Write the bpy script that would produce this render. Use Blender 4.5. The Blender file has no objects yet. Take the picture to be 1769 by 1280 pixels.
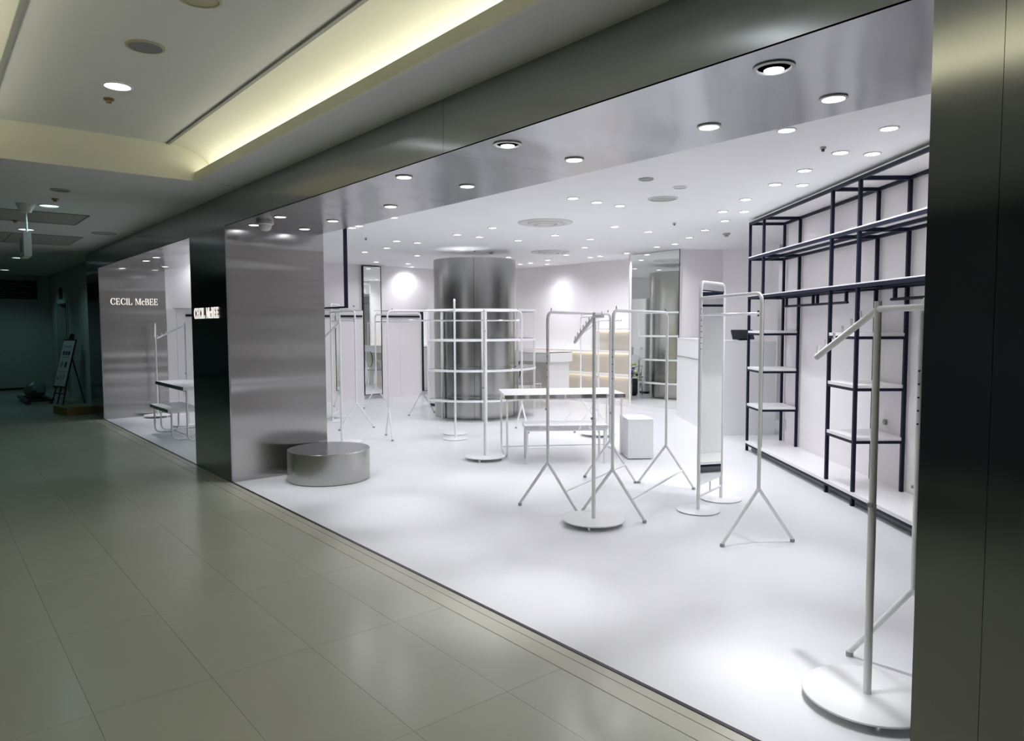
import bpy, math, random
from mathutils import Vector, Matrix
random.seed(7)
scene = bpy.context.scene
COL = scene.collection

# ------------------------------------------------------------------ camera
F_PX, PITCH, ROLL, YAW, CAM_H = 1234.4, math.radians(3.65), math.radians(-.22), math.radians(39.69), 1.5
fw = Vector((-math.cos(YAW) * math.cos(PITCH), math.sin(YAW) * math.cos(PITCH), -math.sin(PITCH)))
_r = fw.cross(Vector((0, 0, 1))).normalized()
_u = _r.cross(fw)
rt = _r * math.cos(ROLL) + _u * math.sin(ROLL)
up = -_r * math.sin(ROLL) + _u * math.cos(ROLL)
CAM = Vector((0, 0, CAM_H))
cd = bpy.data.cameras.new('camera')
cd.sensor_fit = 'HORIZONTAL'
cd.sensor_width = 36.0
cd.lens = 36.0 * F_PX / 1769.0
cd.clip_start, cd.clip_end = .05, 200
cam = bpy.data.objects.new('camera', cd)
COL.objects.link(cam)
m = Matrix((rt, up, -fw)).transposed().to_4x4()
m.translation = CAM
cam.matrix_world = m
scene.camera = cam

# ------------------------------------------------------------------ world, exposure
w = bpy.data.worlds.new('world')
scene.world = w
w.use_nodes = True
w.node_tree.nodes['Background'].inputs[0].default_value = (.02, .03, .035, 1)
w.node_tree.nodes['Background'].inputs[1].default_value = .3
scene.view_settings.view_transform = 'Standard'
scene.view_settings.look = 'None'
scene.view_settings.exposure = 0.0
scene.view_settings.gamma = 1.0
scene.view_settings.use_curve_mapping = False
scene.cycles.max_bounces = 9
scene.cycles.diffuse_bounces = 5
scene.cycles.glossy_bounces = 5
scene.cycles.transmission_bounces = 8
scene.cycles.transparent_max_bounces = 8
scene.cycles.sample_clamp_indirect = 15.0
scene.cycles.caustics_reflective = False
scene.cycles.caustics_refractive = False
# lamp powers (the lamps themselves are built with their fittings)
SHOP_W, STEEL_W, CORR_W, FAR_W, COVE_E = 23.0, 6.0, 39.0, 17.0, 1.8
POOL_W, WASH_W = 100.0, 10.0
C_SHOP, C_CORR, C_FAR, C_COVE = (.935, .94, 1.0), (1, .985, .90), (.48, .95, 1.0), (1, .985, .84)
SLOT_E = 4.5

# ------------------------------------------------------------------ pixel helpers (photo 1769x1280)
def ray(x, y): return fw * F_PX + rt * (x - 884.5) - up * (y - 640)
def fl(x, y, z=0.0):
    d = ray(x, y); return CAM + d * ((z - CAM_H) / d.z)
def onX(x, y, X):
    d = ray(x, y); return CAM + d * (X / d.x)
def onY(x, y, Y):
    d = ray(x, y); return CAM + d * (Y / d.y)

# ------------------------------------------------------------------ materials
MAT = {}
def mat(name, col, rough=.5, metal=0.0, **kw):
    mm = bpy.data.materials.new(name); mm.use_nodes = True
    b = mm.node_tree.nodes['Principled BSDF']
    b.inputs['Base Color'].default_value = (*col, 1)
    b.inputs['Roughness'].default_value = rough
    b.inputs['Metallic'].default_value = metal
    for k, v in kw.items():
        b.inputs[k.replace('_', ' ')].default_value = v
    MAT[name] = mm
    return mm
def nd(mm, t, **kw):
    n = mm.node_tree.nodes.new(t)
    for k, v in kw.items(): setattr(n, k, v)
    return n
def lk(mm, a, b): mm.node_tree.links.new(a, b)
def bsdf(mm): return mm.node_tree.nodes['Principled BSDF']
def mottled(mm, c1, c2, scale=3.0, rough=None, bump=0.0, bscale=40.0):
    """slow colour drift + fine relief, in object space"""
    tc = nd(mm, 'ShaderNodeTexCoord')
    n = nd(mm, 'ShaderNodeTexNoise'); n.inputs['Scale'].default_value = scale; n.inputs['Detail'].default_value = 4
    lk(mm, tc.outputs['Object'], n.inputs['Vector'])
    r = nd(mm, 'ShaderNodeValToRGB')
    r.color_ramp.elements[0].position, r.color_ramp.elements[1].position = .35, .65
    r.color_ramp.elements[0].color, r.color_ramp.elements[1].color = (*c1, 1), (*c2, 1)
    lk(mm, n.outputs['Fac'], r.inputs['Fac']); lk(mm, r.outputs['Color'], bsdf(mm).inputs['Base Color'])
    if rough:
        mr = nd(mm, 'ShaderNodeMapRange'); mr.inputs['To Min'].default_value, mr.inputs['To Max'].default_value = rough
        lk(mm, n.outputs['Fac'], mr.inputs['Value']); lk(mm, mr.outputs['Result'], bsdf(mm).inputs['Roughness'])
    if bump:
        n2 = nd(mm, 'ShaderNodeTexNoise'); n2.inputs['Scale'].default_value = bscale
        lk(mm, tc.outputs['Object'], n2.inputs['Vector'])
        bp = nd(mm, 'ShaderNodeBump'); bp.inputs['Strength'].default_value = bump; bp.inputs['Distance'].default_value = .01
        lk(mm, n2.outputs['Fac'], bp.inputs['Height']); lk(mm, bp.outputs['Normal'], bsdf(mm).inputs['Normal'])
    return mm
def steel(name, col, rough, aniso, axis, wave=.25, wscale=(.6, .6, 3.0), streak=(60, 60, 2)):
    """brushed steel: hairlines across `axis`, slight waviness of the sheet"""
    mm = mat(name, col, rough, 1.0, Anisotropic=aniso)
    g = nd(mm, 'ShaderNodeNewGeometry')
    cr = nd(mm, 'ShaderNodeVectorMath', operation='CROSS_PRODUCT'); cr.inputs[0].default_value = axis
    lk(mm, g.outputs['Normal'], cr.inputs[1]); lk(mm, cr.outputs['Vector'], bsdf(mm).inputs['Tangent'])
    mp = nd(mm, 'ShaderNodeMapping'); mp.inputs['Scale'].default_value = wscale
    lk(mm, g.outputs['Position'], mp.inputs['Vector'])
    n = nd(mm, 'ShaderNodeTexNoise'); n.inputs['Scale'].default_value = 1.0; n.inputs['Detail'].default_value = 1
    lk(mm, mp.outputs['Vector'], n.inputs['Vector'])
    mp2 = nd(mm, 'ShaderNodeMapping'); mp2.inputs['Scale'].default_value = streak
    lk(mm, g.outputs['Position'], mp2.inputs['Vector'])
    n2 = nd(mm, 'ShaderNodeTexNoise'); n2.inputs['Scale'].default_value = 1.0; n2.inputs['Detail'].default_value = 3
    lk(mm, mp2.outputs['Vector'], n2.inputs['Vector'])
    bp = nd(mm, 'ShaderNodeBump'); bp.inputs['Strength'].default_value = wave; bp.inputs['Distance'].default_value = .05
    lk(mm, n.outputs['Fac'], bp.inputs['Height']); lk(mm, bp.outputs['Normal'], bsdf(mm).inputs['Normal'])
    mx = nd(mm, 'ShaderNodeMapRange'); mx.inputs['To Min'].default_value = rough * .97; mx.inputs['To Max'].default_value = rough * 1.03
    lk(mm, n2.outputs['Fac'], mx.inputs['Value']); lk(mm, mx.outputs['Result'], bsdf(mm).inputs['Roughness'])
    hs = nd(mm, 'ShaderNodeMixRGB', blend_type='MULTIPLY'); hs.inputs['Fac'].default_value = .03
    hs.inputs['Color1'].default_value = (*col, 1); lk(mm, n2.outputs['Fac'], hs.inputs['Color2'])
    lk(mm, hs.outputs['Color'], bsdf(mm).inputs['Base Color'])
    return mm
def emit(name, col, s):
    mm = mat(name, (0, 0, 0), .5)
    bsdf(mm).inputs['Emission Color'].default_value = (*col, 1); bsdf(mm).inputs['Emission Strength'].default_value = s
    return mm

mottled(mat('shop_floor', (.78, .78, .80), .32), (.77, .77, .79), (.79, .79, .81), 1.2, (.30, .38))
mottled(mat('shop_wall', (.92, .90, .90), .6), (.91, .89, .89), (.93, .91, .91), .8, None, .05, 200)
mottled(mat('shop_ceiling', (.93, .93, .93), .7), (.92, .92, .92), (.94, .94, .94), .7, None, .05, 150)
mat('shop_panel', (.90, .88, .88), .45)
mat('white_laminate', (.86, .85, .85), .35)
mat('white_paint', (.87, .87, .87), .4)
mat('cream_wall', (.80, .77, .70), .5)
mat('counter_white', (.85, .85, .85), .4)
mat('navy_metal', (.005, .008, .024), .5, .0, Specular_IOR_Level=.2)
mat('black_metal', (.01, .01, .013), .4, .3)
mat('grey_kick', (.22, .23, .25), .45)
mat('chrome', (.80, .80, .82), .08, 1.0)
mat('rubber_foot', (.38, .38, .38), .6)
mat('mirror_glass', (.86, .90, .87), .01, 1.0)
mat('shelf_glass', (.86, .95, .92), .03, 0, Transmission_Weight=1.0, IOR=1.3)
mat('clear_acrylic', (.97, .97, .97), .02, 0, Transmission_Weight=1.0, IOR=1.2)
mat('mirror_strip', (.75, .75, .77), .06, 1.0)
steel('steel_wall', (.47, .46, .445), .20, .9, (0, 0, 1), .45, (.14, .14, 3.2))
steel('steel_dark', (.42, .43, .44), .19, .9, (0, 0, 1), .25, (.5, .5, 2.4))
steel('steel_soffit', (.41, .415, .43), .19, .8, (1, 0, 0), .45, (1.7, .5, .5), (60, 2, 60))
steel('steel_round', (.47, .47, .45), .25, .6, (0, 0, 1), .10, (1.2, 1.2, 1.2))
steel('steel_top', (.50, .50, .52), .22, .5, (1, 0, 0), .10, (1, 1, 1), (2, 60, 60))
t = mottled(mat('corridor_tile', (.45, .455, .37), .2), (.435, .44, .355), (.465, .47, .385), 1.2, (.19, .27), .03, 7)
oi = nd(t, 'ShaderNodeObjectInfo'); hv = nd(t, 'ShaderNodeHueSaturation')
mr = nd(t, 'ShaderNodeMapRange'); mr.inputs['To Min'].default_value, mr.inputs['To Max'].default_value = .98, 1.02
lk(t, oi.outputs['Random'], mr.inputs['Value']); lk(t, mr.outputs['Result'], hv.inputs['Value'])
src = bsdf(t).inputs['Base Color'].links[0].from_socket
lk(t, src, hv.inputs['Color']); lk(t, hv.outputs['Color'], bsdf(t).inputs['Base Color'])
mat('grout', (.30, .30, .25), .6)
mottled(mat('border_stone', (.47, .46, .37), .22), (.455, .445, .355), (.485, .475, .385), 2, (.16, .28))
mat('edge_metal', (.03, .03, .035), .35, .5)
mottled(mat('corridor_ceiling', (.67, .67, .64), .75), (.65, .65, .62), (.69, .69, .66), .8, None, .04, 120)
mottled(mat('coffer_panel', (.64, .65, .61), .75), (.62, .63, .59), (.66, .67, .63), .8, None, .04, 120)
mottled(mat('cove_paint', (.73, .715, .60), .7), (.70, .685, .57), (.75, .735, .62), 1.3)
mat('trim_grey', (.25, .25, .23), .6)
mottled(mat('corridor_wall', (.45, .50, .48), .6), (.43, .48, .46), (.47, .52, .50), .8)
mat('dark_wall', (.035, .04, .05), .35)
mat('door_grey', (.40, .45, .44), .5)
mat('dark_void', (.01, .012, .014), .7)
mat('hatch_grey', (.34, .34, .30), .7)
mat('lamp_ring', (.75, .75, .75), .35)
mat('lamp_cone', (.85, .85, .87), .18, .8)
mat('speaker_mesh', (.20, .20, .21), .7)
mat('speaker_ring', (.42, .39, .26), .6)
mat('brass', (.25, .17, .07), .4, .6)
mat('vent_white', (.66, .66, .64), .5)
mat('vent_dark', (.06, .06, .06), .7)
mat('detector_grey', (.40, .40, .37), .5)
mat('plastic_white', (.70, .70, .68), .4)
mat('sign_green', (.02, .32, .12), .4)
mat('sign_white', (.72, .78, .74), .4)
mat('black_plastic', (.012, .014, .018), .35)
mottled(mat('cardboard', (.30, .20, .08), .8), (.28, .19, .07), (.33, .22, .09), 6)
mat('tape', (.45, .36, .2), .35)
mat('easel_black', (.012, .013, .018), .45)
mat('poster_paper', (.62, .62, .62), .5)
mat('print_dark', (.08, .08, .09), .5)
mat('print_pink', (.50, .24, .34), .5)
mat('plastic_bag', (.20, .24, .25), .3)
mat('leaf_green', (.10, .20, .03), .5)
mat('petal_lime', (.42, .50, .10), .5)
mat('petal_purple', (.10, .035, .30), .5)
mat('petal_white', (.80, .82, .70), .5)
mat('wrap_dark', (.015, .02, .035), .3)
mat('ribbon_purple', (.14, .05, .42), .3)
mat('card_white', (.8, .8, .8), .5)
mat('outlet_white', (.72, .72, .70), .4)
mat('blue_tape', (.05, .30, .62), .5)
emit('lamp_shop', C_SHOP, 9.0)
emit('lamp_corridor', (.92, .97, 1.0), 6.0)
emit('lamp_dim', (.8, .95, 1.0), 2.2)
emit('cove_tube', C_COVE, COVE_E * 6)
emit('letter_glow', (1, .93, .84), 1.15)
emit('slot_glow', (1, .86, .62), SLOT_E)

# ------------------------------------------------------------------ mesh builder
V = Vector
Z = V((0, 0, 1))
class MB:
    def __init__(s): s.v, s.f = [], []
    def add(s, vs, fs):
        o = len(s.v); s.v += [V(q) for q in vs]; s.f += [[i + o for i in q] for q in fs]; return s
    def obox(s, o, ux, uy, uz, rx, ry, rz):
        o, ux, uy, uz = V(o), V(ux), V(uy), V(uz)
        vs = [o + ux * a + uy * b + uz * c for c in rz for b in ry for a in rx]
        fs = [(0, 2, 3, 1), (4, 5, 7, 6), (0, 1, 5, 4), (2, 6, 7, 3), (0, 4, 6, 2), (1, 3, 7, 5)]
        if ux.cross(uy).dot(uz) < 0: fs = [tuple(reversed(q)) for q in fs]
        return s.add(vs, fs)
    def box(s, a, b):
        return s.obox((0, 0, 0), (1, 0, 0), (0, 1, 0), Z, sorted((a[0], b[0])), sorted((a[1], b[1])), sorted((a[2], b[2])))
    def tube(s, path, r, seg=10, r2=None):
        P = [V(q) for q in path]; n = len(P)
        T = []
        for i in range(n):
            a = (P[i] - P[i - 1]).normalized() if i else None
            b = (P[i + 1] - P[i]).normalized() if i < n - 1 else None
            T.append(((a or b) + (b or a)).normalized())
        nv = T[0].orthogonal().normalized()
        vs = []
        for i in range(n):
            if i:
                nv = (nv - T[i] * nv.dot(T[i])).normalized()
            bn = T[i].cross(nv)
            rr = r if r2 is None else r + (r2 - r) * i / (n - 1)
            vs += [P[i] + (nv * math.cos(2 * math.pi * k / seg) + bn * math.sin(2 * math.pi * k / seg)) * rr for k in range(seg)]
        fs = [(i * seg + k, i * seg + (k + 1) % seg, (i + 1) * seg + (k + 1) % seg, (i + 1) * seg + k) for i in range(n - 1) for k in range(seg)]
        fs += [tuple(reversed(range(seg))), tuple(range((n - 1) * seg, n * seg))]
        return s.add(vs, fs)
    def lathe(s, c, prof, seg=32, a0=0.0, a1=None, axis=None):
        """profile of (radius, height) pairs about +Z through c"""
        c = V(c); full = a1 is None
        if full: a1 = a0 + 2 * math.pi
        m_ = seg if full else seg + 1
        vs = [c + V((r * math.cos(a0 + (a1 - a0) * k / seg), r * math.sin(a0 + (a1 - a0) * k / seg), h)) for r, h in prof for k in range(m_)]
        fs = [(i * m_ + k, i * m_ + (k + 1) % m_, (i + 1) * m_ + (k + 1) % m_, (i + 1) * m_ + k) for i in range(len(prof) - 1) for k in range(seg)]
        if full:
            if prof[0][0] > 1e-6: fs.append(tuple(reversed(range(m_))))
            if prof[-1][0] > 1e-6: fs.append(tuple(range((len(prof) - 1) * m_, len(prof) * m_)))
        return s.add(vs, fs)
    def cyl(s, c, r, z0, z1, seg=32): return s.lathe((c[0], c[1], 0), [(r, z0), (r, z1)], seg)
    def prism(s, pts, d):
        """polygon pts (ccw seen against d) extruded by vector d"""
        n = len(pts); d = V(d)
        vs = [V(q) for q in pts] + [V(q) + d for q in pts]
        fs = [tuple(reversed(range(n))), tuple(range(n, 2 * n))] + [(i, (i + 1) % n, n + (i + 1) % n, n + i) for i in range(n)]
        return s.add(vs, fs)
    def ball(s, c, r, nu=8, nv=6, sq=(1, 1, 1)):
        c = V(c)
        vs = [c + V((math.sin(math.pi * j / nv) * math.cos(2 * math.pi * i / nu) * r * sq[0], math.sin(math.pi * j / nv) * math.sin(2 * math.pi * i / nu) * r * sq[1], math.cos(math.pi * j / nv) * r * sq[2])) for j in range(nv + 1) for i in range(nu)]
        fs = [(j * nu + i, (j + 1) * nu + i, (j + 1) * nu + (i + 1) % nu, j * nu + (i + 1) % nu) for j in range(nv) for i in range(nu)]
        return s.add(vs, fs)
    def mesh(s, name, m_, off=(0, 0, 0), smooth=True):
        me = bpy.data.meshes.new(name); o = V(off)
        me.from_pydata([tuple(q - o) for q in s.v], [], s.f); me.validate(); me.update()
        if m_: me.materials.append(MAT[m_])
        if smooth:
            me.polygons.foreach_set('use_smooth', [True] * len(me.polygons))
            me.set_sharp_from_angle(angle=math.radians(38))
        return me
    def build(s, name, m_, parent=None, smooth=True):
        off = OFF.get(parent.name, V((0, 0, 0))) if parent else V((0, 0, 0))
        if parent is None and s.v:      # a thing of one mesh: origin at its base
            n = len(s.v)
            off = V((sum(q.x for q in s.v) / n, sum(q.y for q in s.v) / n, min(q.z for q in s.v)))
        ob = bpy.data.objects.new(name, s.mesh(name, m_, off, smooth)); COL.objects.link(ob)
        if parent: ob.parent = parent
        else: ob.location = off
        OFF[ob.name] = off
        return ob
OFF = {}
def thing(name, label, cat, loc, group=None, kind=None):
    o = bpy.data.objects.new(name, None); COL.objects.link(o); o.location = loc
    o.empty_display_size = .1
    OFF[o.name] = V(loc)
    return tag(o, label, cat, group, kind)
def tag(o, label=None, cat=None, group=None, kind=None):
    if label: o['label'] = label
    if cat: o['category'] = cat
    if group: o['group'] = group
    if kind: o['kind'] = kind
    return o
def struct(o, label=None): return tag(o, label, None, None, 'structure')
def dup(o, parent=None, loc=None):
    c = o.copy(); COL.objects.link(c)
    if parent: c.parent = parent
    if loc is not None: c.location = loc
    OFF[c.name] = OFF.get(o.name, V((0, 0, 0)))
    return c
def dup_tree(root, loc, label=None, group=None):
    r = dup(root, None, loc)
    if label: r['label'] = label
    if group: r['group'] = group
    for ch in root.children:
        if ch.type == 'LIGHT': continue
        c = dup(ch, r)
        for g in ch.children: dup(g, c)
    return r
def lamp(name, parent, loc, power, col, angle=None, blend=.5, radius=.04, d=None):
    ld = bpy.data.lights.new(name, 'SPOT' if angle else 'POINT')
    ld.energy, ld.color, ld.shadow_soft_size = power, col, radius
    if angle: ld.spot_size, ld.spot_blend = math.radians(angle), blend
    o = bpy.data.objects.new(name, ld); COL.objects.link(o)
    o.parent = parent; o.location = loc
    if d is not None: o.rotation_euler = V(d).to_track_quat('-Z', 'Y').to_euler()
    return o
def fillet(P, r, n=5):
    P = [V(q) for q in P]; out = [P[0]]
    for i in range(1, len(P) - 1):
        a = (P[i - 1] - P[i]).normalized(); b = (P[i + 1] - P[i]).normalized()
        p0, p1 = P[i] + a * r, P[i] + b * r
        for k in range(n + 1):
            t_ = k / n
            out.append(p0 * (1 - t_) ** 2 + P[i] * 2 * t_ * (1 - t_) + p1 * t_ ** 2)
    return out + [P[-1]]

# ================================================================== STRUCTURE
YF, YI = 2.26, 3.24            # storefront plane, inner edge of the steel soffit
ZS, ZC, ZW, ZK = 2.44, 2.73, 2.72, 3.016   # steel soffit, corridor ceiling, shop ceiling, coffer
XL, XE = -13.05, -20.6         # left end of the shop, end of the corridor
YB = -3.0

# corridor floor: slab, tiles as pieces
struct(MB().box((XE, 2.272, -.12), (XL - .302, 2.69, -.002)).build('floor', 'corridor_tile', smooth=False), 'floor strip along the corridor wall beyond the shop')
fl_o = struct(MB().box((XE, YB, -.12), (5.0, 2.10, -.012)).build('floor', 'grout', smooth=False), 'glossy olive grey tiled corridor floor')
TW, TL = .445, .90
tm = {}
rows = [(.015 + TW * k, .015 + TW * (k + 1)) for k in range(-7, 4)] + [(.015 + TW * 4, 2.10)]
x_first = -2.20 - TL * 15
for (y0, y1) in rows:
    y0 = max(y0, YB); wd = y1 - y0 - .0014
    for c in range(23):
        x0 = x_first + TL * c
        key = round(wd, 4)
        if key not in tm:
            tm[key] = MB().box((0, 0, -.012), (TL - .0014, wd, 0)).mesh('floor_tile', 'corridor_tile', smooth=False)
        o = bpy.data.objects.new('floor_tile', tm[key]); COL.objects.link(o)
        o.parent = fl_o; o.location = V((x0, y0, 0)) - OFF[fl_o.name]
MB().box((XE, YB, -.012), (x_first - .003, 2.10, 0)).build('floor_tile', 'corridor_tile', fl_o, smooth=False)
for (y0, y1) in ((2.103, 2.196), (2.200, 2.252)):
    MB().box((XE, y0, -.012), (5.0, y1, 0)).build('border_strip', 'border_stone', fl_o, smooth=False)
MB().box((XE, 2.10, -.12), (5.0, 2.27, -.012)).build('border_bed', 'grout', fl_o, smooth=False)
MB().box((XL, 2.253, -.012), (5.0, 2.272, .003)).build('metal_edge', 'edge_metal', fl_o, smooth=False)
struct(MB().box((XL - .3, 2.272, -.12), (5.0, 12.6, 0)).build('floor', 'shop_floor', smooth=False), 'seamless white shop floor')

# shop ceiling
struct(MB().box((XL - .3, YI, ZW), (5.0, 12.6, ZW + .12)).build('ceiling', 'shop_ceiling', smooth=False), 'flat white shop ceiling')
# steel soffit: panels
so = thing('ceiling', 'brushed steel soffit above the shop entrance', None, (-7, 2.75, ZS), kind='structure')
so['kind'] = 'structure'
xs = [XL, -10.65, -8.20, -5.76, -3.30, -.84, 1.6, 4.0]
for a, b in zip(xs[:-1], xs[1:]):
    MB().box((a + .001, YF + .012, ZS), (b - .001, YI, ZS + .02)).build('soffit_panel', 'steel_soffit', so, smooth=False)
MB().box((XL, YF + .02, ZS + .02), (4.0, YI - .002, ZW + .02)).build('soffit_core', 'shop_ceiling', so, smooth=False)
# fascia
fa = thing('trim_1', 'brushed steel fascia running above the storefront', None, (-5, YF, ZS), kind='structure')
for a, b in zip([-14.1] + xs[:-1], xs):
    MB().box((a + .001, YF - .004, ZS if a >= XL - .01 else 0.0), (b - .001, YF + .012, ZC)).build('fascia_panel', 'steel_dark', fa, smooth=False)

# pillars
def pillar(x0, x1, label, ymax=YI, seam=None):
    p_ = thing('steel_pillar', label, None, ((x0 + x1) / 2, (YF + ymax) / 2, 0), kind='structure')
    p_['kind'] = 'structure'
    cuts = [x0] + (seam or []) + [x1]
    for a, b in zip(cuts[:-1], cuts[1:]):
        MB().box((a + .0008, YF - .004, 0), (b - .0008, YF + .012, ZS)).build('front_panel', 'steel_dark', p_, smooth=False)
    MB().box((x1 - .012, YF + .012, 0), (x1, ymax, ZS)).build('side_panel', 'steel_wall', p_, smooth=False)
    MB().box((x0, YF + .012, 0), (x0 + .012, ymax, ZS)).build('side_panel', 'steel_wall', p_, smooth=False)
    MB().box((x0 + .012, ymax - .012, 0), (x1 - .012, ymax, ZS)).build('back_panel', 'shop_wall', p_, smooth=False)
    return p_
pillar(-8.07, -6.93, 'brushed steel pillar between the two shop openings')
pillar(-.84, 4.0, 'brushed steel pillar at the near end of the storefront', 3.24, [-.662, .55, 1.75])
lp = thing('wall_left_steel', 'brushed steel end wall carrying the far lit sign', None, (XL, 2.75, 0), kind='structure')
MB().box((XL - .02, YF + .012, 0), (XL, 3.24, ZS)).build('side_panel', 'steel_wall', lp, smooth=False)
MB().box((XL - .3, YF + .013, 0), (XL - .021, 3.24, ZS)).build('wall_core', 'shop_wall', lp, smooth=False)

# shop walls
wl = struct(MB().box((XL - .3, 3.24, 0), (XL - .07, 8.6, ZW)).build('wall_left', 'shop_wall', smooth=False), 'white left wall of the shop')
for a, b in ((3.245, 3.40), (3.403, 4.6), (4.603, 5.8), (5.803, 6.93), (7.36, 7.78), (7.783, 8.28)):
    MB().box((XL - .07, a, .0), (XL - .005, b, 1.80)).build('wall_panel', 'shop_panel', wl, smooth=False)
for a, b in ((3.55, 6.90), (7.36, 8.27)):
    MB().box((XL - .005, a, 1.665), (XL + .025, b, 1.705)).build('wall_rail', 'black_metal', wl, smooth=False)
    MB().box((XL - .07, a - .18, 1.80), (XL + .01, b, 1.806)).build('ledge', 'trim_grey', wl, smooth=False)
MB().box((XL - .005, 3.47, .3), (XL - .001, 3.54, .42)).build('outlet', 'outlet_white', wl, smooth=False)
# rounded back corner + back wall
pts = [V((-13.12, 8.55, 0))]
for k in range(0, 15):
    a = math.pi - math.pi / 2 * k / 14
    pts.append(V((-11.42 + 1.70 * math.cos(a), 8.55 + 1.70 * math.sin(a), 0)))
pts += [V((-8.3, 10.25, 0)), V((-5.9, 10.25, 0))]
def ribbon(path, z0, z1, th, inward=None):
    """vertical wall along a plan path, thickened away from the shop"""
    n = len(path); mb = MB()
    nor = []
    for i in range(n):
        d = (path[min(i + 1, n - 1)] - path[max(i - 1, 0)]).normalized()
        nor.append(V((-d.y, d.x, 0)))
    vs = []
    for q, nn in zip(path, nor):
        for off, z in ((0, z0), (0, z1), (th, z1), (th, z0)):
            vs.append((q.x + nn.x * off, q.y + nn.y * off, z))
    fs = [(i * 4 + k, i * 4 + (k + 1) % 4, (i + 1) * 4 + (k + 1) % 4, (i + 1) * 4 + k) for i in range(n - 1) for k in range(4)]
    fs += [(0, 3, 2, 1), tuple((n - 1) * 4 + k for k in range(4))]
    return mb.add(vs, fs)
wb = struct(ribbon(pts, 0, ZW, .15).build('wall_back', 'shop_wall'), 'white back wall curving into the left corner')

# staff corner: walls behind the counter
ws = struct(ribbon([V((-7.27, 9.60, 0)), V((-6.05, 11.72, 0)), V((-2.5, 11.72, 0))], 0, ZW, .15).build('wall_right_back', 'shop_wall', smooth=False), 'plain white wall behind the cash counter')

# shelf wall frame of reference
S0 = V((-4.699, 7.523, 0)); SD = V((.772, -.635, 0)).normalized(); SN = V((.635, .772, 0)).normalized()
def sh(s_, n_, z_): return S0 + SD * s_ + SN * n_ + Z * z_
struct(MB().obox(S0, SD, SN, Z, (-.06, 6.9), (.43, .58), (0, ZW)).build('wall_right', 'shop_wall', smooth=False), 'white angled wall behind the navy shelving')
struct(MB().box((1.0, 3.25, 0), (1.2, 12.0, ZW)).build('wall_far_right', 'shop_wall', smooth=False), 'white wall closing the shop on the right')

# corridor ceiling with coffer
YL0, YL1, XK = .24, 1.865, -6.46
ce = thing('ceiling', 'pale corridor ceiling with a lit coffer', None, (-8, 0, ZC), kind='structure')
MB().box((XE, YF, ZC), (-14.1, 2.69, ZC + .1)).build('ceiling_board', 'corridor_ceiling', ce, smooth=False)
MB().box((-14.101, YF + .012, 0), (-14.09, 2.5, ZC)).build('jamb_return', 'steel_dark', ce, smooth=False)
MB().box((XE, YB, ZC), (XK - .03, YF, ZC + .1)).build('ceiling_board', 'corridor_ceiling', ce, smooth=False)
MB().box((XK, YL1 + .03, ZC), (5, YF, ZC + .03)).build('ceiling_board', 'corridor_ceiling', ce, smooth=False)
MB().box((XK, YB, ZC), (5, YL0 - .03, ZC + .03)).build('ceiling_board', 'corridor_ceiling', ce, smooth=False)
MB().box((XK - .002, .43, ZK), (5, 1.675, ZK + .05)).build('coffer_panel', 'coffer_panel', ce, smooth=False)
MB().box((XK - .03, YL0 - .03, ZC), (XK, YL1 + .03, 2.80)).build('cove_lip', 'cove_paint', ce, smooth=False)
MB().box((XK - .05, YL0 - .30, 2.80), (XK - .006, YL1 + .30, ZK + .1)).build('cove_end', 'cove_paint', ce, smooth=False)
for sgn, yl, slot in ((1, YL1, 1.663), (-1, YL0, .442)):
    MB().box((XK, yl, ZC), (5, yl + sgn * .03, 2.80)).build('cove_lip', 'cove_paint', ce, smooth=False)
    vs, n = [], 14
    R1, R2 = .36, .24
    for k in range(n + 1):
        a = math.pi / 2 * k / n
        y_ = slot + sgn * R1 * math.sin(a); z_ = ZK - .235 + .235 * math.cos(a)
        vs += [(XK - .006, y_, z_), (5, y_, z_)]
    fs = [(2 * k, 2 * k + 1, 2 * k + 3, 2 * k + 2) if sgn > 0 else (2 * k + 2, 2 * k + 3, 2 * k + 1, 2 * k) for k in range(n)]
    MB().add(vs, fs).build('cove_vault', 'cove_paint', ce)
    MB().box((XK, slot - .012, ZK - .012), (5, slot + .012, ZK + .01)).build('cove_bead', 'trim_grey', ce, smooth=False)
    nm = 'shop' if sgn > 0 else 'far'
    tb = MB().tube([(XK + .05, yl + sgn * .075, 2.785), (4.9, yl + sgn * .075, 2.785)], .013, 8).build('cove_strip_light', 'cove_tube')
    tag(tb, 'strip light hidden in the ceiling cove on the %s side of the corridor' % nm, 'lamp')
# corridor walls
struct(MB().box((XE - .2, YB - .2, 0), (5.2, YB, 3.2)).build('wall_front', 'dark_wall', smooth=False), 'dark wall across the corridor')
struct(MB().box((5, YB, 0), (5.2, YF, 3.2)).build('wall_rear', 'dark_wall', smooth=False), 'dark wall closing the near end of the corridor')
struct(MB().box((XE - .2, YB, 0), (XE, 2.7, 3.0)).build('wall_end', 'corridor_wall', smooth=False), 'pale wall at the end of the corridor')
struct(MB().box((XE, 1.2, 0), (XE + .02, 2.28, .05)).build('gap_shade_end', 'dark_void', smooth=False), 'black strip painted as the dark gap under the corridor end shutter')  # black colour stands for the shade in the gap below the shutter
struct(MB().box((XE, YB, .0), (XE + .02, 1.19, .05)).build('gap_shade_end', 'dark_void', smooth=False), 'black strip painted as the dark gap under the end wall beyond the picture edge')
wr = struct(MB().box((-18.0, 2.50, 0), (-14.1, 2.69, ZC)).build('wall_side', 'corridor_wall', smooth=False), 'pale corridor wall beyond the shop')
MB().box((XE, 2.50, 0), (-19.5, 2.69, ZC)).build('wall_return', 'corridor_wall', wr, smooth=False)
MB().box((-19.5, 2.50, 2.02), (-18.0, 2.69, ZC)).build('lintel', 'corridor_wall', wr, smooth=False)
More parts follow.
